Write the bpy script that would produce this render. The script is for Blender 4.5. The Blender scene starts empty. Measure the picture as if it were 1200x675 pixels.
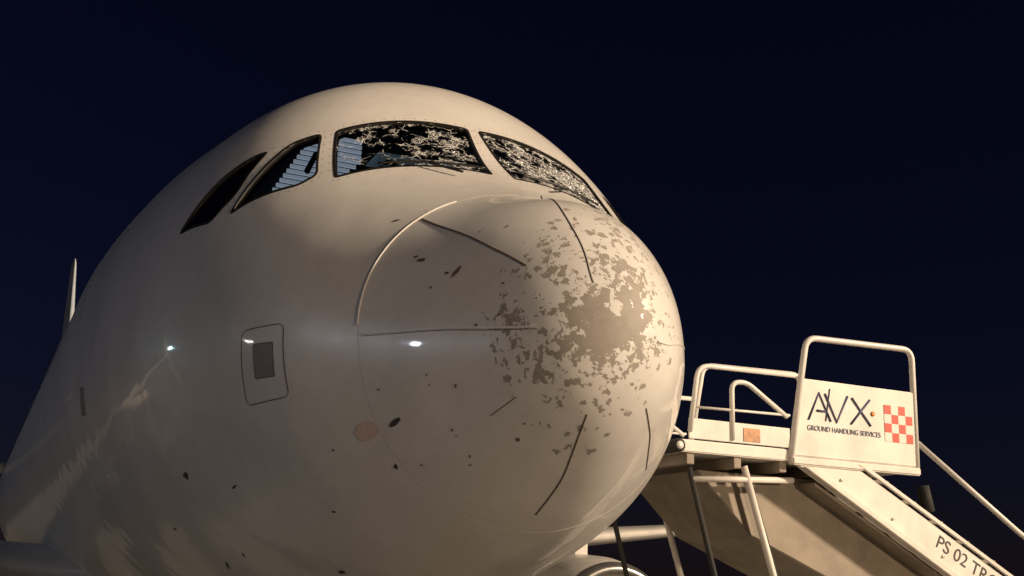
import bpy, bmesh, math, random
import numpy as np
from mathutils import Vector, Matrix
random.seed(4)
sc=bpy.context.scene
sc.view_settings.view_transform='Standard'; sc.view_settings.look='None'; sc.view_settings.exposure=0
R=math.radians
ZC=3.8
# ---------------------------------------------------------------- nose profile
kn=np.array([0,.1,.5,1.0,1.6,2.5,3.5,5,6.5]);sq=np.sqrt(kn)
W=np.array([0.0, 0.302, 0.616, 0.941, 1.32, 1.66, 1.829, 1.916, 1.963])
T=np.array([-0.617, -0.299, 0.087, 0.259, 0.644, 1.506, 1.698, 1.94, 2.042])
B=np.array([-0.617, -0.949, -1.27, -1.505, -1.696, -1.889, -1.985, -2.05, -2.069])
C=np.array([-0.617, -0.668, -0.631, -0.54, -0.387, -0.228, -0.134, -0.047, 0.028])
def herm(q,x,y):
    q=np.clip(q,x[0],x[-1])
    d=np.diff(y)/np.diff(x); m=np.zeros_like(y)
    m[1:-1]=(d[:-1]*np.diff(x)[1:]+d[1:]*np.diff(x)[:-1])/(x[2:]-x[:-2]); m[0]=d[0]; m[-1]=0
    i=np.clip(np.searchsorted(x,q)-1,0,len(x)-2); h=x[i+1]-x[i]; t=(q-x[i])/h
    return (2*t**3-3*t**2+1)*y[i]+(t**3-2*t**2+t)*h*m[i]+(-2*t**3+3*t**2)*y[i+1]+(t**3-t**2)*h*m[i+1]
UM=sq[-1]; NG=2001; ug=np.linspace(0,UM,NG); du=ug[1]
def smooth(y,sig=.05):
    v=herm(ug,sq,y); n=int(4*sig/du)
    pad=np.concatenate([2*v[0]-v[n:0:-1],v,np.full(n,v[-1])])
    k=np.exp(-.5*(np.arange(-n,n+1)*du/sig)**2);k/=k.sum()
    return np.convolve(pad,k,'valid')
tW,tT,tB,tC=[smooth(a) for a in (W,T,B,C)]
def prof(s):
    u=np.sqrt(np.maximum(s,0))
    return [np.interp(u,ug,a) for a in (tW,tT,tB,tC)]
def pos(s,th):
    s=np.asarray(s,float);th=np.asarray(th,float)
    w,t,b,c=prof(s); sn=np.sin(th)
    return np.stack([w*np.cos(th), s, ZC+c+np.where(sn>0,t-c,c-b)*sn],-1)
def nrm(s,th):
    e=2e-3; s=np.maximum(np.asarray(s,float),4e-3)
    a=pos(s+e,th)-pos(s-e,th); b=pos(s,th+e)-pos(s,th-e)
    n=np.cross(a,b); n/=np.linalg.norm(n,axis=-1)[...,None]
    p=pos(s,th); o=p-np.array([0,0,ZC]); o[...,1]=-.2
    return np.where((n*o).sum(-1)[...,None]<0,-n,n)
# ---------------------------------------------------------------- helpers
def empty(n,loc=(0,0,0)):
    o=bpy.data.objects.new(n,None); sc.collection.objects.link(o); o.location=loc; return o
def mk(name,verts,faces,mat,parent=None,smooth_=False):
    me=bpy.data.meshes.new(name); me.from_pydata([tuple(map(float,v)) for v in verts],[],[tuple(map(int,f)) for f in faces]); me.update()
    if smooth_: me.shade_smooth()
    o=bpy.data.objects.new(name,me); sc.collection.objects.link(o); me.materials.append(mat)
    if parent: o.parent=parent
    return o
def box(name,lo,hi,mat,parent,bev=.01):
    bm=bmesh.new(); bmesh.ops.create_cube(bm,size=1)
    lo=Vector(lo);hi=Vector(hi)
    for v in bm.verts: v.co=Vector([lo[i]+(v.co[i]+.5)*(hi[i]-lo[i]) for i in range(3)])
    if bev: bmesh.ops.bevel(bm,geom=bm.edges[:],offset=bev,segments=2,affect='EDGES')
    me=bpy.data.meshes.new(name);bm.to_mesh(me);bm.free();me.materials.append(mat)
    o=bpy.data.objects.new(name,me);sc.collection.objects.link(o);o.parent=parent;return o
def prism(name,poly,y0,y1,mat,parent,bev=.008):
    bm=bmesh.new(); v=[bm.verts.new((x,y0,z)) for x,z in poly]; f=bm.faces.new(v)
    r=bmesh.ops.extrude_face_region(bm,geom=[f]); bmesh.ops.translate(bm,vec=(0,y1-y0,0),verts=[g for g in r['geom'] if isinstance(g,bmesh.types.BMVert)])
    bmesh.ops.recalc_face_normals(bm,faces=bm.faces[:])
    if bev: bmesh.ops.bevel(bm,geom=bm.edges[:],offset=bev,segments=2,affect='EDGES')
    me=bpy.data.meshes.new(name);bm.to_mesh(me);bm.free();me.materials.append(mat)
    o=bpy.data.objects.new(name,me);sc.collection.objects.link(o);o.parent=parent;return o
def tube(name,pts,r,mat,parent,fillet=0,n=12):
    pts=[Vector(p) for p in pts]
    if fillet:
        q=[pts[0]]
        for a,b,c in zip(pts,pts[1:],pts[2:]):
            d1=(a-b);d2=(c-b);f=min(fillet,d1.length*.45,d2.length*.45)
            p0=b+d1.normalized()*f;p2=b+d2.normalized()*f
            for k in range(7):
                t=k/6;q.append(p0*(1-t)**2+b*2*t*(1-t)+p2*t*t)
        q.append(pts[-1]);pts=q
    V=[];F=[];up=None
    for i,p in enumerate(pts):
        t=(pts[min(i+1,len(pts)-1)]-pts[max(i-1,0)]).normalized()
        if up is None: up=t.orthogonal().normalized()
        up=(up-t*up.dot(t)).normalized();s=t.cross(up)
        for k in range(n):
            a=2*math.pi*k/n;V.append(p+up*r*math.cos(a)+s*r*math.sin(a))
    for i in range(len(pts)-1):
        for k in range(n): F.append((i*n+k,i*n+(k+1)%n,(i+1)*n+(k+1)%n,(i+1)*n+k))
    F.append(tuple(range(n))[::-1]);F.append(tuple((len(pts)-1)*n+k for k in range(n)))
    return mk(name,V,F,mat,parent,True)
def lathe(name,prf,mat,parent,axis='y',loc=(0,0,0),n=48):
    V=[];F=[];m=len(prf)
    for i in range(n):
        a=2*math.pi*i/n
        for (d,r) in prf:
            if axis=='y':p=(r*math.cos(a),d,r*math.sin(a))
            elif axis=='x':p=(d,r*math.cos(a),r*math.sin(a))
            else:p=(r*math.cos(a),r*math.sin(a),d)
            V.append([p[k]+loc[k] for k in range(3)])
    for i in range(n):
        j=(i+1)%n
        for k in range(m-1):F.append((i*m+k,i*m+k+1,j*m+k+1,j*m+k))
    return mk(name,V,F,mat,parent,True)
# ---------------------------------------------------------------- materials
def newmat(n):
    m=bpy.data.materials.new(n);m.use_nodes=True;nt=m.node_tree;b=nt.nodes['Principled BSDF'];return m,nt,b
def N(nt,t,**k):
    n=nt.nodes.new(t)
    for a,v in k.items(): setattr(n,a,v)
    return n
def simple(n,col,rough=.5,metal=0,var=.15,scale=6,coat=0,bump=0):
    m,nt,b=newmat(n);L=nt.links
    tc_=N(nt,'ShaderNodeTexCoord');no=N(nt,'ShaderNodeTexNoise');no.inputs['Scale'].default_value=scale;no.inputs['Detail'].default_value=6;no.inputs['Roughness'].default_value=.65
    L.new(tc_.outputs['Object'],no.inputs['Vector'])
    cr=N(nt,'ShaderNodeValToRGB');cr.color_ramp.elements[0].position=.3;cr.color_ramp.elements[1].position=.65
    cr.color_ramp.elements[0].color=(*[c*(1-var) for c in col],1);cr.color_ramp.elements[1].color=(*[min(1,c*(1+var*.4)) for c in col],1)
    L.new(no.outputs['Fac'],cr.inputs['Fac']);L.new(cr.outputs['Color'],b.inputs['Base Color'])
    mr=N(nt,'ShaderNodeMapRange');mr.inputs['To Min'].default_value=max(0,rough-.1);mr.inputs['To Max'].default_value=min(1,rough+.12)
    L.new(no.outputs['Fac'],mr.inputs['Value']);L.new(mr.outputs['Result'],b.inputs['Roughness'])
    b.inputs['Metallic'].default_value=metal;b.inputs['Coat Weight'].default_value=coat
    if bump:
        bp=N(nt,'ShaderNodeBump');bp.inputs['Distance'].default_value=bump;L.new(no.outputs['Fac'],bp.inputs['Height']);L.new(bp.outputs['Normal'],b.inputs['Normal'])
    return m
DMG=[((-.16,.02,3.13),.15,1.25),((-.03,.01,3.22),.12,.85),((-.02,.03,3.36),.12,.50),((-.04,.08,3.46),.12,.32),((-.28,.20,3.50),.12,.30),((-.47,.25,3.20),.11,.36),((-.42,.2,3.0),.10,.24),((.10,.03,3.15),.14,.42),((.12,.25,3.65),.22,.22),((-.25,.06,3.2),.2,.14),((-.1,.15,2.8),.2,.07)]
def skinmat():
    m,nt,b=newmat('aircraft_paint');L=nt.links
    g=N(nt,'ShaderNodeNewGeometry');P=g.outputs['Position']
    def math_(op,a,bb=None,c=None):
        n=N(nt,'ShaderNodeMath',operation=op)
        for i,v in enumerate((a,bb,c)):
            if v is None: continue
            if hasattr(v,'links'):L.new(v,n.inputs[i])
            else:n.inputs[i].default_value=v
        return n.outputs[0]
    def noise(sc_,det=4,ro=.55,vec=P,dist=0):
        n=N(nt,'ShaderNodeTexNoise');n.inputs['Scale'].default_value=sc_;n.inputs['Detail'].default_value=det;n.inputs['Roughness'].default_value=ro;n.inputs['Distortion'].default_value=dist
        L.new(vec,n.inputs['Vector']);return n
    dens=None
    for (c,r,wt) in DMG:
        d=N(nt,'ShaderNodeVectorMath',operation='DISTANCE');L.new(P,d.inputs[0]);d.inputs[1].default_value=c
        q=math_('DIVIDE',d.outputs['Value'],r);q=math_('MULTIPLY',q,q);q=math_('MULTIPLY',q,-1.0);q=math_('EXPONENT',q);q=math_('MULTIPLY',q,wt)
        dens=q if dens is None else math_('ADD',dens,q)
    nz=noise(10,2);dens=math_('MULTIPLY',dens,math_('MULTIPLY_ADD',nz.outputs['Fac'],4.2,-1.1))
    wn=noise(24,3,.75)
    wv=N(nt,'ShaderNodeVectorMath',operation='MULTIPLY_ADD');L.new(wn.outputs['Color'],wv.inputs[0]);wv.inputs[1].default_value=(.07,.07,.07);L.new(P,wv.inputs[2])
    def cells(scale,k):
        v=N(nt,'ShaderNodeTexVoronoi');v.inputs['Scale'].default_value=scale;L.new(wv.outputs[0],v.inputs['Vector'])
        sp=N(nt,'ShaderNodeSeparateColor');L.new(v.outputs['Color'],sp.inputs[0])
        return math_('LESS_THAN',sp.outputs[0],math_('MULTIPLY',dens,k))
    chip=math_('MAXIMUM',cells(34,.85),cells(75,.3))
    n1=noise(1.1,5,.6);n2=noise(14,4,.7)
    cr=N(nt,'ShaderNodeValToRGB');cr.color_ramp.elements[0].position=.3;cr.color_ramp.elements[0].color=(.70,.68,.65,1);cr.color_ramp.elements[1].position=.62;cr.color_ramp.elements[1].color=(.80,.785,.76,1)
    L.new(n1.outputs['Fac'],cr.inputs['Fac'])
    mx=N(nt,'ShaderNodeMix',data_type='RGBA',blend_type='MULTIPLY');mx.inputs['Factor'].default_value=.18
    L.new(cr.outputs['Color'],mx.inputs[6])
    c2=N(nt,'ShaderNodeValToRGB');c2.color_ramp.elements[0].position=.35;c2.color_ramp.elements[0].color=(.75,.72,.68,1);c2.color_ramp.elements[1].position=.55;c2.color_ramp.elements[1].color=(1,1,1,1)
    L.new(n2.outputs['Fac'],c2.inputs['Fac']);L.new(c2.outputs['Color'],mx.inputs[7])
    c3=N(nt,'ShaderNodeMix',data_type='RGBA');L.new(chip,c3.inputs['Factor']);L.new(mx.outputs[2],c3.inputs[6])
    c4=N(nt,'ShaderNodeMix',data_type='RGBA');L.new(wn.outputs['Fac'],c4.inputs['Factor']);c4.inputs[6].default_value=(.27,.24,.21,1);c4.inputs[7].default_value=(.42,.39,.35,1)
    L.new(c4.outputs[2],c3.inputs[7]);L.new(c3.outputs[2],b.inputs['Base Color'])
    rr=math_('MULTIPLY_ADD',chip,.3,math_('MULTIPLY_ADD',n2.outputs['Fac'],.12,.26));L.new(rr,b.inputs['Roughness'])
    L.new(math_('MULTIPLY_ADD',chip,-.5,.5),b.inputs['Coat Weight']);b.inputs['Coat Roughness'].default_value=.05
    bp=N(nt,'ShaderNodeBump',invert=True);bp.inputs['Distance'].default_value=.0015;L.new(chip,bp.inputs['Height'])
    b2=N(nt,'ShaderNodeBump');b2.inputs['Distance'].default_value=.02;b2.inputs['Strength'].default_value=.3;L.new(noise(2.6,1,.4).outputs['Fac'],b2.inputs['Height'])
    L.new(b2.outputs['Normal'],bp.inputs['Normal']);L.new(bp.outputs['Normal'],b.inputs['Normal']);L.new(b2.outputs['Normal'],b.inputs['Coat Normal'])
    return m
# ---------------------------------------------------------------- camera
cx,cy,cz,yaw,pit,rol,f=-2.521,-4.255,2.053,R(24.59),R(14.48),R(2.02),1340.6
fw=np.array([math.sin(yaw)*math.cos(pit),math.cos(yaw)*math.cos(pit),math.sin(pit)])
r_=np.array([math.cos(yaw),-math.sin(yaw),0]); u_=np.cross(r_,fw)
r2=r_*math.cos(rol)+u_*math.sin(rol); u2=-r_*math.sin(rol)+u_*math.cos(rol)
cd=bpy.data.cameras.new('camera');cam=bpy.data.objects.new('camera',cd);sc.collection.objects.link(cam)
cd.sensor_width=36;cd.lens=f/1200*36;cd.clip_end=6000;cd.clip_start=.05
cam.matrix_world=Matrix(((r2[0],u2[0],-fw[0],cx),(r2[1],u2[1],-fw[1],cy),(r2[2],u2[2],-fw[2],cz),(0,0,0,1)))
sc.camera=cam
tip=(0,0,ZC+T[0])
skin=skinmat()
black=simple('window_seal',(.015,.014,.013),.45)
dark=simple('dark_interior',(.02,.02,.022),.7)
# ---------------------------------------------------------------- airplane
plane=empty('airliner')
AM=1.35
def poly2(poly): return [(s,R(d)*AM) for s,d in poly]
def area(p): return sum(a[0]*b[1]-b[0]*a[1] for a,b in zip(p,p[1:]+p[:1]))/2
def inset(p,d):
    if area(p)<0:p=p[::-1]
    n=len(p);out=[]
    for i in range(n):
        a=np.array(p[i-1]);b=np.array(p[i]);c=np.array(p[(i+1)%n])
        e1=(b-a)/np.linalg.norm(b-a);e2=(c-b)/np.linalg.norm(c-b)
        n1=np.array([-e1[1],e1[0]]);n2=np.array([-e2[1],e2[0]])
        m=(n1+n2);m/=max(.25,(m@m)/2) 
        out.append(tuple(b+m*d))
    return out
def chart(q,off):
    s=q[:,0];th=q[:,1]/AM
    return pos(s,th)+nrm(s,th)*off
def sheet(name,P,off,mat,rings=14):
    c=P.mean(0);V=[];F=[];n=len(P)
    for k in range(rings):
        t=1-k/rings;V.append(chart(c+(P-c)*t,off))
    V=np.concatenate(V+[chart(c[None],off)])
    for k in range(rings-1):
        for i in range(n):
            j=(i+1)%n;F.append((k*n+i,k*n+j,(k+1)*n+j,(k+1)*n+i))
    for i in range(n):F.append(((rings-1)*n+i,(rings-1)*n+(i+1)%n,rings*n))
    return mk(name,V,F,mat,plane,True)
def ring(name,A,Bp,offs,mat,depth=.05):
    n=len(A);rows=[chart(A,-.004),chart(A,offs),chart(Bp,offs),chart(Bp,-depth)]
    V=np.concatenate(rows);F=[]
    for k in range(3):
        for i in range(n):
            j=(i+1)%n;F.append((k*n+i,k*n+j,(k+1)*n+j,(k+1)*n+i))
    return mk(name,V,F,mat,plane,False)
def ringpair(poly,ins,rad):
    a=inset(poly,0);b=inset(poly,ins)
    n=len(a);A=[];Bq=[]
    def corner(p,i,r):
        x=np.array(p[i-1]);y=np.array(p[i]);z=np.array(p[(i+1)%n]);d1=x-y;d2=z-y
        f1=min(r,np.linalg.norm(d1)*.4);f2=min(r,np.linalg.norm(d2)*.4)
        p0=y+d1/np.linalg.norm(d1)*f1;p2=y+d2/np.linalg.norm(d2)*f2
        return [p0*(1-t)**2+2*y*t*(1-t)+p2*t*t for t in np.linspace(0,1,7)]
    qa=sum([corner(a,i,rad) for i in range(n)],[]);qb=sum([corner(b,i,rad*.7) for i in range(n)],[])
    for i in range(len(qa)):
        j=(i+1)%len(qa);m=max(1,int(np.linalg.norm(qa[j]-qa[i])/.02))
        for k in range(m):
            A.append(qa[i]+(qa[j]-qa[i])*k/m);Bq.append(qb[i]+(qb[j]-qb[i])*k/m)
    return np.array(A),np.array(Bq)
def mirror(poly,o=0): return [(s,180-d-o) for s,d in poly][::-1]
W1=[(2.015,124.3),(1.93,91.2),(1.41,93.2),(1.655,133.6)]
W3=[(2.100,135.0),(2.040,127.3),(1.745,136.0),(1.765,142.0),(2.06,159.0)]
W4=[(2.165,140.0),(2.23,142.8),(2.38,153.3),(2.53,166.1),(2.195,162.2),(2.11,153.8)]
wins={'windshield_starboard':W1,'windshield_port':mirror(W1),'side_window_front_starboard':W3,'side_window_front_port':mirror(W3,3),'side_window_rear_starboard':W4,'side_window_rear_port':mirror(W4,3)}
def glassmat(name,crack):
    m,nt,b=newmat(name);L=nt.links;nt.nodes.remove(b);out=nt.nodes['Material Output']
    g=N(nt,'ShaderNodeNewGeometry');P=g.outputs['Position']
    tr=N(nt,'ShaderNodeBsdfTransparent');tr.inputs['Color'].default_value=(.70,.76,.80,1)
    gl=N(nt,'ShaderNodeBsdfGlossy');gl.inputs['Roughness'].default_value=.04
    fr=N(nt,'ShaderNodeFresnel');fr.inputs['IOR'].default_value=1.5
    mix=N(nt,'ShaderNodeMixShader');L.new(fr.outputs[0],mix.inputs[0]);L.new(tr.outputs[0],mix.inputs[1]);L.new(gl.outputs[0],mix.inputs[2])
    if crack:
        def M(op,a,bb=None,c=None):
            n=N(nt,'ShaderNodeMath',operation=op)
            for i,v in enumerate((a,bb,c)):
                if v is None: continue
                if hasattr(v,'links'):L.new(v,n.inputs[i])
                else:n.inputs[i].default_value=v
            return n.outputs[0]
        no=N(nt,'ShaderNodeTexNoise');no.inputs['Scale'].default_value=5;no.inputs['Detail'].default_value=3;L.new(P,no.inputs['Vector'])
        wv=N(nt,'ShaderNodeVectorMath',operation='MULTIPLY_ADD');L.new(no.outputs['Color'],wv.inputs[0]);wv.inputs[1].default_value=(.20,.20,.20);L.new(P,wv.inputs[2])
        def edge(scale,w):
            v=N(nt,'ShaderNodeTexVoronoi',feature='DISTANCE_TO_EDGE');v.inputs['Scale'].default_value=scale;L.new(wv.outputs[0],v.inputs['Vector'])
            c=N(nt,'ShaderNodeMapRange');c.inputs['From Min'].default_value=0;c.inputs['From Max'].default_value=w;c.inputs['To Min'].default_value=1;c.inputs['To Max'].default_value=0;L.new(v.outputs['Distance'],c.inputs['Value']);return c.outputs[0]
        n2=N(nt,'ShaderNodeTexNoise');n2.inputs['Scale'].default_value=8;n2.inputs['Detail'].default_value=5;n2.inputs['Roughness'].default_value=.7;L.new(P,n2.inputs['Vector'])
        sx=N(nt,'ShaderNodeSeparateXYZ');L.new(P,sx.inputs[0])
        ad=M('MULTIPLY_ADD',sx.outputs[0],.10,n2.outputs['Fac'])
        def rng(a,b_):
            r=N(nt,'ShaderNodeMapRange');r.inputs['From Min'].default_value=a;r.inputs['From Max'].default_value=b_;L.new(ad,r.inputs['Value']);return r.outputs[0]
        big=M('MULTIPLY',edge(6,.016),rng(.38,.46))
        mid=M('MULTIPLY',edge(17,.045),rng(.45,.52))
        fine=M('MULTIPLY',edge(42,.10),rng(.50,.58))
        mm=M('MAXIMUM',M('MAXIMUM',big,mid),fine)
        df=N(nt,'ShaderNodeBsdfDiffuse');df.inputs['Color'].default_value=(.85,.86,.86,1)
        m4=N(nt,'ShaderNodeMixShader');L.new(mm,m4.inputs[0]);L.new(mix.outputs[0],m4.inputs[1]);L.new(df.outputs[0],m4.inputs[2])
        bp=N(nt,'ShaderNodeBump');bp.inputs['Distance'].default_value=.003;L.new(mm,bp.inputs['Height']);L.new(bp.outputs[0],gl.inputs['Normal'])
        L.new(m4.outputs[0],out.inputs[0])
    else: L.new(mix.outputs[0],out.inputs[0])
    return m
gcrack=glassmat('cracked_windshield_glass',True);gside=glassmat('side_window_glass',False)
holes=[];rivs=[]
for k,v in wins.items():
    p=poly2(v);rad=.03 if 'windshield' in k else .05
    A,Bq=ringpair(p,.015,rad)
    ring(k+'_frame',A,Bq,.003,black)
    H,G=ringpair(inset(p,.008),.004,rad)
    holes.append(H)
    sheet(k+'_glass',G,-.012,gcrack if 'windshield' in k else gside)
    A2,_=ringpair(inset(p,-.022),.004,.05)
    acc=0
    for a,b_ in zip(A2,np.roll(A2,-1,0)):
        acc+=np.linalg.norm(b_-a)
        if acc>.045: rivs.append(a);acc=0
V=[];F=[]
for q in rivs:
    for k in range(6):
        a=k*math.pi/3;V.append(chart(np.array([[q[0]+.0042*math.cos(a),q[1]+.0042*math.sin(a)]]),.0012)[0])
    F.append(tuple(range(len(V)-6,len(V))))
mk('window_rivets',V,F,simple('rivet_grey',(.33,.30,.27),.5),plane)
# fuselage skin with window openings
nu=360;nth=720
uu=np.linspace(0,UM,nu);ss=uu**2
back=[7.2,8,9,10,12,14,17,20,23,26]
th=np.linspace(0,2*np.pi,nth,endpoint=False)
rows=[pos(np.full(nth,s),th) for s in ss[1:]]
def sect(s,w,t,b): 
    c=(t+b)/2;return np.stack([w*np.cos(th),np.full(nth,s),ZC+c+(t-b)/2*np.sin(th)],-1)
w6,t6,b6,c6=[float(a) for a in prof(6.5)]
for s in back:
    k=min(1,(s-6.5)/3);rows.append(sect(s,w6+(1.975-w6)*k,t6+(2.07-t6)*k,-2.07))
for s,w,t,b in [(28,1.88,2.05,-1.75),(30,1.68,2.0,-1.25),(32,1.38,1.9,-.7),(34,.98,1.72,-.05),(36,.55,1.45,.6),(37.5,.22,1.2,.85)]:rows.append(sect(s,w,t,b))
V=np.concatenate([[list(tip)]]+rows);nr=len(rows)
i=np.arange(nr-1)[:,None];j=np.arange(nth)[None]
F=np.stack([1+i*nth+j,1+i*nth+(j+1)%nth,1+(i+1)*nth+(j+1)%nth,1+(i+1)*nth+j],-1).reshape(-1,4)
sr=np.concatenate([ss[1:],back,[28,30,32,34,36,37.5]])
fs=np.repeat((sr[:-1]+sr[1:])/2,nth);ft=np.tile(th+np.pi/nth,nr-1)
def inside(px,py,poly):
    r=np.zeros(len(px),bool);n=len(poly)
    for a in range(n):
        x1,y1=poly[a];x2,y2=poly[(a+1)%n]
        if y1==y2: continue
        c=((y1>py)!=(y2>py))&(px<(x2-x1)*(py-y1)/(y2-y1)+x1);r^=c
    return r
kill=np.zeros(len(F),bool);cand=np.where((fs>1.2)&(fs<2.8))[0]
for H in holes: kill[cand]|=inside(fs[cand],ft[cand]*AM,H)
F=F[~kill]
me=bpy.data.meshes.new('fuselage_skin')
tri=[(0,1+(k+1)%nth,1+k) for k in range(nth)]
nF=len(F);me.vertices.add(len(V));me.vertices.foreach_set('co',V.astype(np.float32).ravel())
me.loops.add(nF*4+nth*3);me.polygons.add(nF+nth)
me.loops.foreach_set('vertex_index',np.concatenate([F.ravel(),np.array(tri).ravel()]).astype(np.int32))
me.polygons.foreach_set('loop_start',np.concatenate([np.arange(nF)*4,nF*4+np.arange(nth)*3]).astype(np.int32))
me.update(calc_edges=True);me.validate();me.shade_smooth()
me.materials.append(skin)
fo=bpy.data.objects.new('fuselage_skin',me);sc.collection.objects.link(fo);fo.parent=plane
def curve(pts,n=60):
    pts=np.array(pts,float);pts[:,0]=np.sqrt(pts[:,0]);d=np.concatenate([[0],np.cumsum(np.linalg.norm(np.diff(np.stack([pts[:,0],np.radians(pts[:,1])],-1),axis=0),axis=1))])
    t=np.linspace(0,d[-1],n);return np.interp(t,d,pts[:,0])**2,np.radians(np.interp(t,d,pts[:,1]))
def ribbon(name,pts,w,h,mat,n=60,chord=False,off=0):
    s,t=curve(pts,n);P=pos(s,t);Nn=nrm(s,t)
    if chord:
        for _ in range(40):
            P[1:-1]=(P[:-2]+P[2:])/2*.5+P[1:-1]*.5
            w_,t_,b_,c_=prof(P[:,1]);z=P[:,2]-ZC-c_;th_=np.arctan2(z/np.where(z>0,t_-c_,c_-b_),P[:,0]/w_)
            P=pos(P[:,1],th_);Nn=nrm(P[:,1],th_)
    Tn=np.gradient(P,axis=0);Tn/=np.linalg.norm(Tn,axis=1)[:,None]
    S=np.cross(Nn,Tn);V=[];F=[]
    for a,b in [(-.5,-.002),(-.4,h),(.4,h),(.5,-.002)]:V.append(P+S*w*a+Nn*(b+off))
    V=np.stack(V,1).reshape(-1,3)
    for i in range(n-1):
        for k in range(3):F.append((i*4+k,i*4+k+1,i*4+5+k,i*4+4+k))
    return mk(name,V,F,mat,plane,False)
pale=simple('lit_edge_and_mark_pale',(.86,.84,.80),.4)  # near-white shared by a painted lit edge, the seam edge and small marks
seamc=simple('seam_grey',(.60,.58,.54),.4)
strip=simple('diverter_strip',(.14,.10,.08),.5,0,.4,30)
ribbon('radome_seam',[(.985,d) for d in range(0,361,4)],.004,.0006,seamc,400)
ribbon('radome_seam_edge',[(.99,d) for d in range(119,182,2)],.007,.005,pale,120)
ribbon('diverter_strip_1',[(.970,134.2),(.733,137.9),(.463,144.3),(.267,147.0)],.009,.004,strip,60,True)
ribbon('diverter_strip_2',[(1.134,84.0),(.310,108.7),(.140,113.9),(.058,129.7)],.008,.004,seamc,60,True)
ribbon('diverter_strip_2_edge',[(1.134,84.5),(.310,109.5),(.140,115),(.058,131)],.004,.001,strip,60,True)
ribbon('diverter_strip_3',[(.972,183.5),(.559,179.6),(.162,177.8)],.012,.006,pale,60,True)  # light catching this strip's edge is put into its near-white colour
ribbon('diverter_strip_3_gap',[(.972,184.2),(.559,180.4),(.162,179.0)],.004,.001,strip,60,True)
ribbon('diverter_strip_4',[(.798,267.2),(.497,265.2),(.166,252.5)],.006,.004,strip,60,True)
ribbon('diverter_strip_5',[(.145,300.1),(.332,308.9),(.747,314.6)],.005,.003,strip,60,True)
ribbon('diverter_strip_6',[(.030,-10),(.119,2.8),(.5,4)],.006,.004,seamc,60,True)
ribbon('scratch',[(.450,219.1),(.307,215.9)],.005,.001,strip,20)
for s_ in (2.95,4.4): ribbon('skin_lap_joint',[(s_,d) for d in range(0,361,4)],.005,.0006,seamc,400)
for d_ in (152,28): ribbon('skin_lap_joint',[(s_,d_) for s_ in (2.9,4,6.4)],.005,.0006,seamc,80)
DP=[(1.688,186.1),(1.395,183.1),(1.420,201.4),(1.742,203.2)]
A,Bq=ringpair(poly2(DP),.006,.05);ring('service_door_outline',A,Bq,.0012,simple('outline_brown',(.12,.06,.045),.5),.004)
DI=[(1.608,188.9),(1.467,188.0),(1.484,196.4),(1.627,197.1)]
A,Bq=ringpair(poly2(DI),.006,.012);ring('service_hatch_edge',A,Bq,.0016,simple('hatch_edge',(.12,.1,.09),.5),.004)
sheet('service_hatch',Bq,.0012,simple('hatch_grey',(.25,.22,.22),.5),6)
DX=[(4.80,190.8),(5.0,190.6),(5.06,196.6),(4.84,197.0)]
A,Bq=ringpair(poly2(DX),.01,.02);ring('vent_edge',A,Bq,.0016,strip,.004);sheet('vent',Bq,.001,simple('vent_grey',(.2,.19,.19),.5),6)
def zth(z,s):
    w_,t_,b_,c_=prof(min(s,6.5));zz=z-ZC-c_;return math.degrees(math.asin(zz/(t_-c_ if zz>0 else c_-b_)))
for side in (0,1):
    fn=(lambda d:180-d) if side else (lambda d:d)
    DD=[(5.25,fn(zth(5.15,5.3))),(6.05,fn(zth(5.15,6))),(6.05,fn(zth(3.38,6))),(5.25,fn(zth(3.38,5.3)))]
    A,Bq=ringpair([(a,R(b)*AM) for a,b in DD],.02,.1);ring('cabin_door_outline',A,Bq,.002,seamc,.004)
wv_=[];wf=[]
for sgx in(-1,1):
    for k in range(30):
        y=8.2+k*.81
        for q in range(16):
            a=2*math.pi*q/16;z=4.25+.17*math.sin(a);zz=(z-ZC)/2.07
            wv_.append((sgx*(1.975*math.sqrt(1-zz*zz)+.004),y+.115*math.cos(a),z))
        wf.append(tuple(range(len(wv_)-16,len(wv_))))
mk('cabin_windows',wv_,wf,black,plane)
def mark(s,d,a,b,rot,mat,n=11,irr=.35,name='impact_mark'):
    t=R(d);e=1e-3
    ls=np.linalg.norm(pos(s+e,t)-pos(s-e,t))/(2*e);lt=np.linalg.norm(pos(s,t+e)-pos(s,t-e))/(2*e)
    V=[pos(s,t)+nrm(s,t)*.002]
    for k in range(n):
        g=2*math.pi*k/n;r=1+random.uniform(-irr,irr)
        x=a*r*math.cos(g);y=b*r*math.sin(g);x,y=x*math.cos(rot)-y*math.sin(rot),x*math.sin(rot)+y*math.cos(rot)
        V.append(pos(s+x/ls,t+y/lt)+nrm(s+x/ls,t+y/lt)*.002)
    mk(name,V,[(0,k+1,(k+1)%n+1) for k in range(n)],mat,plane)
chipb=simple('chip_brown',(.18,.10,.07),.7,0,.4,20);chipd=simple('chip_dark',(.06,.05,.05),.7)
for (s,d,a,b,rot,mt) in [(1.083,138.3,.02,.009,.6,chipb),(.767,153.9,.022,.012,.2,chipb),(.80,152.5,.01,.008,.2,chipb),(.559,157.6,.03,.010,1.2,chipb),(.60,158.5,.012,.008,0,chipb),(1.027,224.5,.02,.010,1,chipd),
    (2.726,215.4,.045,.022,.4,chipd),(2.219,220.0,.03,.006,.2,chipd),(3.672,226.2,.03,.012,0,chipd),(2.155,248.1,.04,.02,.3,chipd),(.422,234.8,.012,.009,0,chipb),(2.9,236,.03,.010,.8,chipd),(3.4,238,.06,.012,.5,chipd),(1.6,232,.012,.008,0,chipb),(1.3,216,.008,.006,0,chipb)]:
    mark(s,d,a,b,rot,mt)
mark(.894,211.0,.045,.013,.35,chipd,16,.06)
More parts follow.
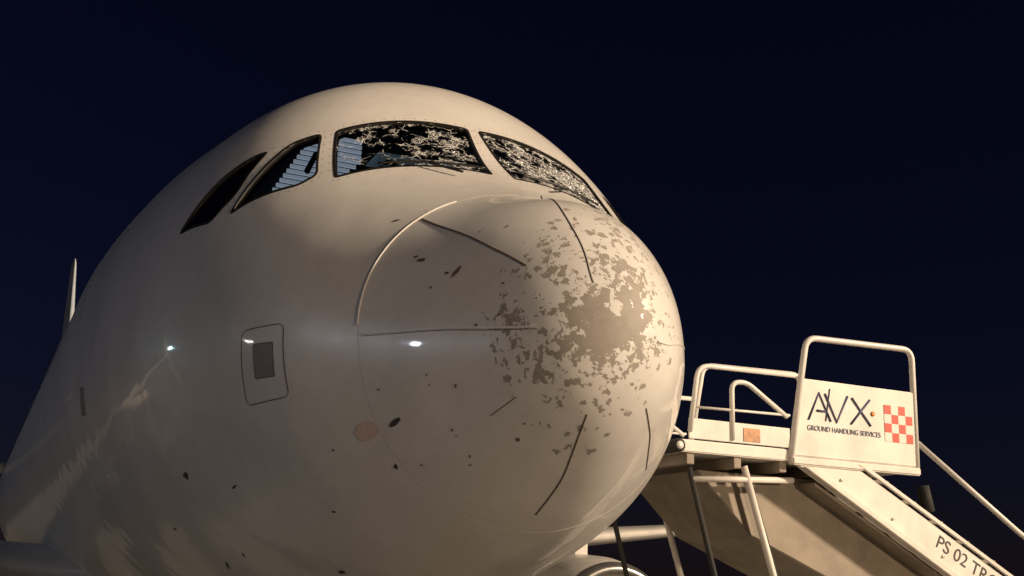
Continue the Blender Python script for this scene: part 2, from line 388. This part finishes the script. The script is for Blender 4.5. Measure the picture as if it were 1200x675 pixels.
mark(1.062,212.1,.075,.045,.3,simple('reflection_patch_pink',(.74,.55,.47),.45),26,.10,'reflection_patch')  # pinkish reflection on the skin, painted as a flat patch
for _ in range(26):
    mark(random.uniform(.3,4.5),random.uniform(120,262),random.uniform(.003,.009),random.uniform(.003,.005),random.uniform(0,3),random.choice((chipb,pale,pale)),7)
for _ in range(14):
    mark(random.uniform(.3,.95),random.uniform(125,235),random.uniform(.004,.010),random.uniform(.004,.007),random.uniform(0,3),chipb,8)
for sgn in(0,1):
    fn=(lambda d:180-d) if sgn else (lambda d:d)
    s,t=curve([(1.435,fn(95.5)),(1.50,fn(108)),(1.60,fn(122))],24);P=pos(s,t)+nrm(s,t)*.028
    tube('wiper_blade',P,.007,black,plane)
    s,t=curve([(1.35,fn(104)),(1.50,fn(110))],8);P=pos(s,t)+nrm(s,t)*.03;tube('wiper_arm',P,.007,black,plane)
metal=simple('bare_metal',(.55,.54,.52),.3,.9);rubber=simple('tyre_rubber',(.03,.03,.03),.8)
tube('nose_gear_strut',[(0,5.1,2.0),(0,5.0,.4)],.09,metal,plane)
for x in(-.25,.25):lathe('nose_wheel',[(x-.1,.0),(x-.1,.3),(x-.08,.37),(x+.08,.37),(x+.1,.3),(x+.1,0)],rubber,plane,'x',(0,5.0,.38))
for sx in(-3.8,3.8):
    tube('main_gear_strut',[(sx,17.7,2.4),(sx,17.7,.6)],.14,metal,plane)
    for x in(-.45,.45):lathe('main_wheel',[(x-.2,0),(x-.2,.45),(x-.15,.58),(x+.15,.58),(x+.2,.45),(x+.2,0)],rubber,plane,'x',(sx,17.7,.59))
wingm=simple('wing_paint',(.62,.60,.56),.4,0,.15,2,.2)
def wing(name,secs,mat):
    V=[];F=[];n=24
    for x,y,c,z,t in secs:
        for k in range(n):
            a=2*math.pi*k/n;cc=(1-math.cos(a))/2;yt=5*t*c*(.2969*math.sqrt(cc)-.126*cc-.3516*cc**2+.2843*cc**3-.1015*cc**4)
            V.append((x,y+c*cc,z+(yt if a<math.pi else -yt)))
    for i in range(len(secs)-1):
        for k in range(n):F.append((i*n+k,i*n+(k+1)%n,(i+1)*n+(k+1)%n,(i+1)*n+k))
    F.append(tuple(range(n)));F.append(tuple((len(secs)-1)*n+k for k in range(n)))
    return mk(name,V,F,mat,plane,True)
for sg,nm in((1,'port'),(-1,'starboard')):
    wing('wing_'+nm,[(0,12.0,7.5,1.95,.10),(sg*2,12.9,6.6,2.05,.11),(sg*6.4,15.3,4.0,2.75,.12),(sg*16.5,20.6,1.6,3.8,.11),(sg*16.9,21.1,1.1,4.3,.10),(sg*17.1,22.2,.6,6.1,.08)],wingm)
    wing('tailplane_'+nm,[(sg*.2,31.2,3.6,4.7,.1),(sg*6.2,34.8,1.4,5.3,.1)],wingm)
    ex=sg*6.6;ez=1.38
    lathe('engine_cowl_'+nm,[(.9,.80),(.35,.82),(.1,.86),(.0,.93),(.02,.99),(.15,1.06),(.6,1.14),(1.4,1.19),(2.4,1.12),(3.2,.95)],wingm,plane,'y',(ex,11.4,ez),64)
    lathe('engine_lip_'+nm,[(.12,.855),(.03,.89),(-.006,.935),(.02,.995),(.13,1.056)],metal,plane,'y',(ex,11.398,ez),64)
    lathe('engine_core_'+nm,[(2.5,.62),(3.2,.6),(4.6,.35),(4.6,0)],metal,plane,'y',(ex,11.4,ez))
    lathe('engine_spinner_'+nm,[(.5,0),(.7,.14),(.95,.27),(1.0,.27)],dark,plane,'y',(ex,11.4,ez))
    lathe('engine_fan_back_'+nm,[(1.0,0),(1.0,.81)],dark,plane,'y',(ex,11.4,ez))
    V=[];F=[]
    for k in range(24):
        a=2*math.pi*k/24;c,s_=math.cos(a),math.sin(a);c2,s2=math.cos(a+.22),math.sin(a+.22)
        V+=[(ex+.25*c,12.3,ez+.25*s_),(ex+.25*c2,12.38,ez+.25*s2),(ex+.79*c2,12.38,ez+.79*s2),(ex+.79*c,12.25,ez+.79*s_)];F.append((4*k,4*k+1,4*k+2,4*k+3))
    mk('fan_blades_'+nm,V,F,metal,plane)
    prism('engine_pylon_'+nm,[(ex-.12,ez+1.0),(ex+.12,ez+1.0),(ex+.12,ez+1.4),(ex-.12,ez+1.4)],12.6,16.0,wingm,plane)
V=[];F=[];n=20;secs=[(5.7,28.6,7.2,.09),(6.6,30.6,5.6,.08),(11.9,35.2,2.2,.06),(12.1,35.5,1.8,.05)]
for z,y,c,t in secs:
    for k in range(n):
        a=2*math.pi*k/n;cc=(1-math.cos(a))/2;yt=5*t*c*(.2969*math.sqrt(cc)-.126*cc-.3516*cc**2+.2843*cc**3-.1015*cc**4)
        V.append((-.45+(yt if a<math.pi else -yt),y+c*cc,z))
for i in range(3):
    for k in range(n):F.append((i*n+k,i*n+(k+1)%n,(i+1)*n+(k+1)%n,(i+1)*n+k))
F.append(tuple(3*n+k for k in range(n)))
mk('vertical_stabilizer',V,F,simple('fin_paint',(.5,.55,.62),.4),plane,True)
lit,nt,b=newmat('lit_cabin_panel');b.inputs['Base Color'].default_value=(.5,.6,.7,1);b.inputs['Emission Color'].default_value=(.76,.84,1,1);b.inputs['Emission Strength'].default_value=.28
for k in range(14):
    z=4.40+k*.036
    box('cockpit_blind_slat',(-1.06+.02*k,2.72,z),(-.47,2.735,z+.026),lit,plane,.002)
# lower strength lit overhead panel that glows through the windshields
ov,nt,b=newmat('overhead_panel_glow');b.inputs['Base Color'].default_value=(.2,.25,.3,1);b.inputs['Emission Color'].default_value=(.5,.75,.85,1);b.inputs['Emission Strength'].default_value=.05
box('overhead_panel',(-.42,2.5,4.72),(.45,2.95,4.76),ov,plane,.01)
for k in range(5):
    for q in range(3):box('overhead_switch_row',(-.36+k*.16,2.52+q*.13,4.706),(-.27+k*.16,2.60+q*.13,4.719),dark,plane,.002)
box('cockpit_bulkhead',(-1.15,3.3,3.0),(1.15,3.34,5.0),dark,plane,.01)
box('glareshield',(-.8,1.75,3.9),(.8,2.2,4.12),dark,plane,.04)
for x in(-.5,.5):
    box('pilot_seat',(x-.24,2.35,3.4),(x+.24,2.5,4.35),dark,plane,.05);box('seat_headrest',(x-.13,2.36,4.4),(x+.13,2.46,4.6),dark,plane,.04)
tube('window_handle',[(-.98,2.1,4.38),(-.92,2.15,4.52),(-.85,2.2,4.50)],.018,dark,plane)
# ---------------------------------------------------------------- stairs
st=empty('passenger_boarding_stairs')
cream=simple('stair_paint',(.80,.77,.72),.45,0,.18,3);steel=simple('stair_rail',(.82,.80,.77),.35,0,.1,5);under=simple('stair_shade_brown',(.30,.255,.20),.6,0,.3,3)  # under: shade beneath the stairs is put into this darker brown
Y0,Y1=4.2,5.9
prism('guard_panel',[(4.34,4.0),(5.70,4.0),(5.69,3.27),(4.21,3.27)],Y0-.03,Y0,cream,st,.01)
box('guard_lip',(4.19,Y0-.06,3.19),(5.72,Y0+.03,3.262),cream,st,.012)
for y in(Y0-.01,Y1):
    tube('guard_hoop',[(4.2,y,3.25),(4.42,y,4.40),(5.72,y,4.43),(5.71,y,3.25)],.030,steel,st,.12)
    tube('side_rail',[(3.11,y,3.4),(3.20,y,4.0),(4.27,y,4.02)],.023,steel,st,.12)
    tube('access_rail',[(3.56,y,3.36),(3.56,y,3.88),(3.72,y,3.9),(4.17,y,3.62)],.023,steel,st,.1)
    tube('lower_rail',[(3.13,y,3.62),(4.2,y,3.64)],.012,steel,st)
    box('kick_board',(3.1,y,3.34),(4.2,y+.015,3.52),cream,st,.004)
    tube('stair_handrail',[(5.74,y,3.51),(7.09,y,2.67),(10.9,y,.75),(10.9,y,.3)],.027,steel,st,.2)
    for k in range(6):
        x=7.3+k*.65;zz=2.67-.504*(x-7.09);tube('baluster',[(x,y,zz),(x,y,3.2-.52*(x-4.9))],.014,steel,st)
    prism('stringer',[(4.24,3.2),(4.9,3.24),(10.7,.23),(9.8,.23)],y-.025,y+.025,cream,st,.008)
    prism('stringer_flange',[(4.30,3.175),(4.42,3.175),(9.94,.23),(9.80,.23)],y-.07,y-.027,cream,st,.006)
    prism('stringer_top_flange',[(4.93,3.245),(5.02,3.245),(10.79,.23),(10.70,.23)],y-.055,y-.027,cream,st,.006)
box('platform_deck',(2.98,Y0,3.22),(5.7,Y1,3.33),cream,st,.01)
box('deck_extension',(2.2,Y0+.5,3.24),(3.0,Y1-.05,3.32),cream,st,.01)
tube('bumper_roller',[(2.99,Y0-.03,3.27),(2.99,Y1,3.27)],.06,rubber,st)
tube('roller_hub',[(2.99,Y0-.04,3.27),(2.99,Y0-.028,3.27)],.035,steel,st)
box('placard',(3.68,Y0-.016,3.36),(3.86,Y0-.011,3.48),simple('placard_orange',(.6,.3,.15),.5,0,.5,25),st,0)
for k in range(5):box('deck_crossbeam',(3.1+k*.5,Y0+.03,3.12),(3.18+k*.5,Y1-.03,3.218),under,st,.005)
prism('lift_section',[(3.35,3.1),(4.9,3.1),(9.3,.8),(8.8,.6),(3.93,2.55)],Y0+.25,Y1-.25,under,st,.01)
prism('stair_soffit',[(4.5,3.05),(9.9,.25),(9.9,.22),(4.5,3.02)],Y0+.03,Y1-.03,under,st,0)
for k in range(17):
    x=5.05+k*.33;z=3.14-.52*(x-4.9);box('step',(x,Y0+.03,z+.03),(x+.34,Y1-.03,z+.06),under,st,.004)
for k in range(9):
    x=4.75+k*.6;z=3.205-.534*(x-4.24)+.03;lathe('stringer_bolt',[(0,.016),(-.012,.014),(-.012,0)],metal,st,'y',(x,Y0-.034,z+.12),8)
for y in(Y0+.1,Y1-.1):
    tube('support_leg',[(3.17,y,3.1),(3.43,y,2.18),(4.05,y,.6)],.026,rubber,st);tube('support_leg',[(3.76,y,3.15),(4.06,y,2.2),(4.7,y,.6)],.032,cream,st)
tube('brace',[(3.2,Y0+.1,3.0),(4.3,Y0+.1,3.06)],.028,cream,st)
tube('hydraulic_ram',[(3.84,Y0+.16,3.1),(4.14,Y0+.16,2.2),(4.78,Y0+.16,.6)],.02,rubber,st)
tube('handrail_pivot',[(5.80,Y0+.02,3.10),(5.86,Y0+.02,2.86)],.06,rubber,st,0)
box('chassis',(3.2,Y0-.1,.45),(9.8,Y1+.1,.62),cream,st,.02)
for x in(4.3,8.6):
    for y in(Y0-.05,Y1-.2):lathe('chassis_wheel',[(0,0),(0,.25),(.03,.33),(.22,.33),(.25,.25),(.25,0)],rubber,st,'y',(x,y,.33))
navy=simple('lettering_navy',(.07,.09,.18),.5);org=simple('lettering_orange',(.75,.3,.08),.5);red=simple('check_red',(.62,.06,.03),.5);whi=simple('check_white',(.8,.78,.72),.5);blk=simple('lettering_black',(.03,.03,.03),.5)
def text(name,s,x,y,z,size,mat,rot=0,sx=1):
    c=bpy.data.curves.new(name,'FONT');c.body=s;c.size=size;c.extrude=.001;o=bpy.data.objects.new(name+'_t',c);sc.collection.objects.link(o)
    bpy.context.view_layer.update();dg=bpy.context.evaluated_depsgraph_get();me=bpy.data.meshes.new_from_object(o.evaluated_get(dg))
    M=Matrix.Translation((x,y,z))@Matrix.Rotation(rot,4,'Y')@Matrix.Rotation(R(90),4,'X')@Matrix.Diagonal((sx,1,1,1))
    me.transform(M);bpy.data.objects.remove(o);me.materials.clear();me.materials.append(mat)
    o=bpy.data.objects.new(name,me);sc.collection.objects.link(o);o.parent=st
for nm,pts in {'letter_a':[(4.40,3.62),(4.53,3.88),(4.66,3.62)],'letter_v':[(4.60,3.88),(4.73,3.62),(4.87,3.88)],'letter_x1':[(4.90,3.62),(5.14,3.87)],'letter_x2':[(4.92,3.87),(5.14,3.62)],'letter_a_bar':[(4.50,3.71),(4.60,3.71)]}.items():
    tube(nm,[(x,Y0-.032,z) for x,z in pts],.012,navy,st,0,8)
tube('logo_swoosh',[(4.60,Y0-.034,3.62),(4.66,Y0-.034,3.93)],.006,navy,st)
lathe('logo_dot',[(0,.024),(-.006,.024),(-.006,0)],org,st,'y',(5.17,Y0-.032,3.74),16)
text('sign_caption','GROUND HANDLING SERVICES',4.38,Y0-.034,3.52,.070,navy,0,.88)
text('serial_lettering','PS 02 TRC',5.86,Y0-.038,2.54,.18,blk,R(27.5),1.05)
for i in range(4):
    for j in range(4):
        x=5.31+i*.088;z=3.49+j*.088;mk('check_square',[(x,Y0-.034,z),(x+.088,Y0-.034,z),(x+.088,Y0-.034,z+.088),(x,Y0-.034,z+.088)],[(0,1,2,3)],red if (i+j)%2 else whi,st)
# ---------------------------------------------------------------- ground, sky, lights
con=simple('apron_asphalt',(.13,.125,.12),.85,0,.25,.4,0,.01)
mk('apron_ground',[(-3000,-3000,0),(3000,-3000,0),(3000,3000,0),(-3000,3000,0)],[(0,1,2,3)],con)
world=bpy.data.worlds.new('World');sc.world=world;world.use_nodes=True;nt=world.node_tree;bg=nt.nodes['Background']
sky=nt.nodes.new('ShaderNodeTexSky');sky.sky_type='NISHITA';sky.sun_disc=False;sky.sun_elevation=R(12);sky.sun_rotation=R(133);sky.air_density=1.2;sky.dust_density=.1;sky.ozone_density=4
mxn=nt.nodes.new('ShaderNodeMix');mxn.data_type='RGBA';mxn.blend_type='MULTIPLY';mxn.inputs['Factor'].default_value=1;mxn.inputs[7].default_value=(.65,.45,1,1)
nt.links.new(sky.outputs[0],mxn.inputs[6]);nt.links.new(mxn.outputs[2],bg.inputs['Color']);bg.inputs['Strength'].default_value=.0032
sd=bpy.data.lights.new('apron_floodlight_key','SUN');sd.energy=4.7;sd.angle=R(4);sd.color=(1,.77,.54)
so=bpy.data.objects.new('apron_floodlight_key',sd);sc.collection.objects.link(so)
Ld=Vector((.68,-.62,.38));so.rotation_euler=Ld.to_track_quat('Z','Y').to_euler()
def mast(x,y,h,P,col,tgt=(0,2,3),em=60,ecol=(1,.8,.55,1),n=4):
    e=empty('floodlight_mast',(x,y,0));gm=bpy.data.materials.get('mast_steel') or simple('mast_steel',(.4,.4,.4),.5,.6)
    lathe('pole',[(0,.25),(h,.12)],gm,e,'z',(0,0,0),16)
    hm,nt,b=newmat('lamp_lens');b.inputs['Emission Color'].default_value=ecol;b.inputs['Emission Strength'].default_value=em
    d=(Vector(tgt)-Vector((x,y,h))).normalized();q=d.to_track_quat('-Z','Y')
    for k in range(n):
        o=box('lamp_head',(-.3,-.2,0),(.3,.2,.15),gm,e,.02);o.rotation_euler=q.to_euler();o.location=Vector((0,0,h))+q@Vector(((k-(n-1)/2)*.8,0,0))
        o=mk('lens',[(-.25,-.15,-.01),(.25,-.15,-.01),(.25,.15,-.01),(-.25,.15,-.01)],[(0,1,2,3)],hm,e);o.location=Vector((0,0,h))+q@Vector(((k-(n-1)/2)*.8,0,0));o.rotation_euler=q.to_euler()
    if P:
        l=bpy.data.lights.new('lamp','SPOT');l.energy=P;l.color=col;l.shadow_soft_size=.8;l.spot_size=R(70);l.spot_blend=.4
        o=bpy.data.objects.new('lamp',l);sc.collection.objects.link(o);o.parent=e;o.location=Vector((0,0,h))+d*.5;o.rotation_euler=q.to_euler()
mast(13,-33,5.5,17000,(1,.72,.47))  # front fill on an added, unseen mast, set low to light the chin
mast(33,-30,20,0,(1,.76,.5))
mast(-24,30,5,0,None,em=90,ecol=(.6,.95,1,1),n=2)
mast(-34,18,4.5,0,None,em=90,ecol=(1,.95,.85,1),n=2)
mast(-40,4,6,2500,(.75,.82,1),em=90,ecol=(.75,.9,1,1),n=2)
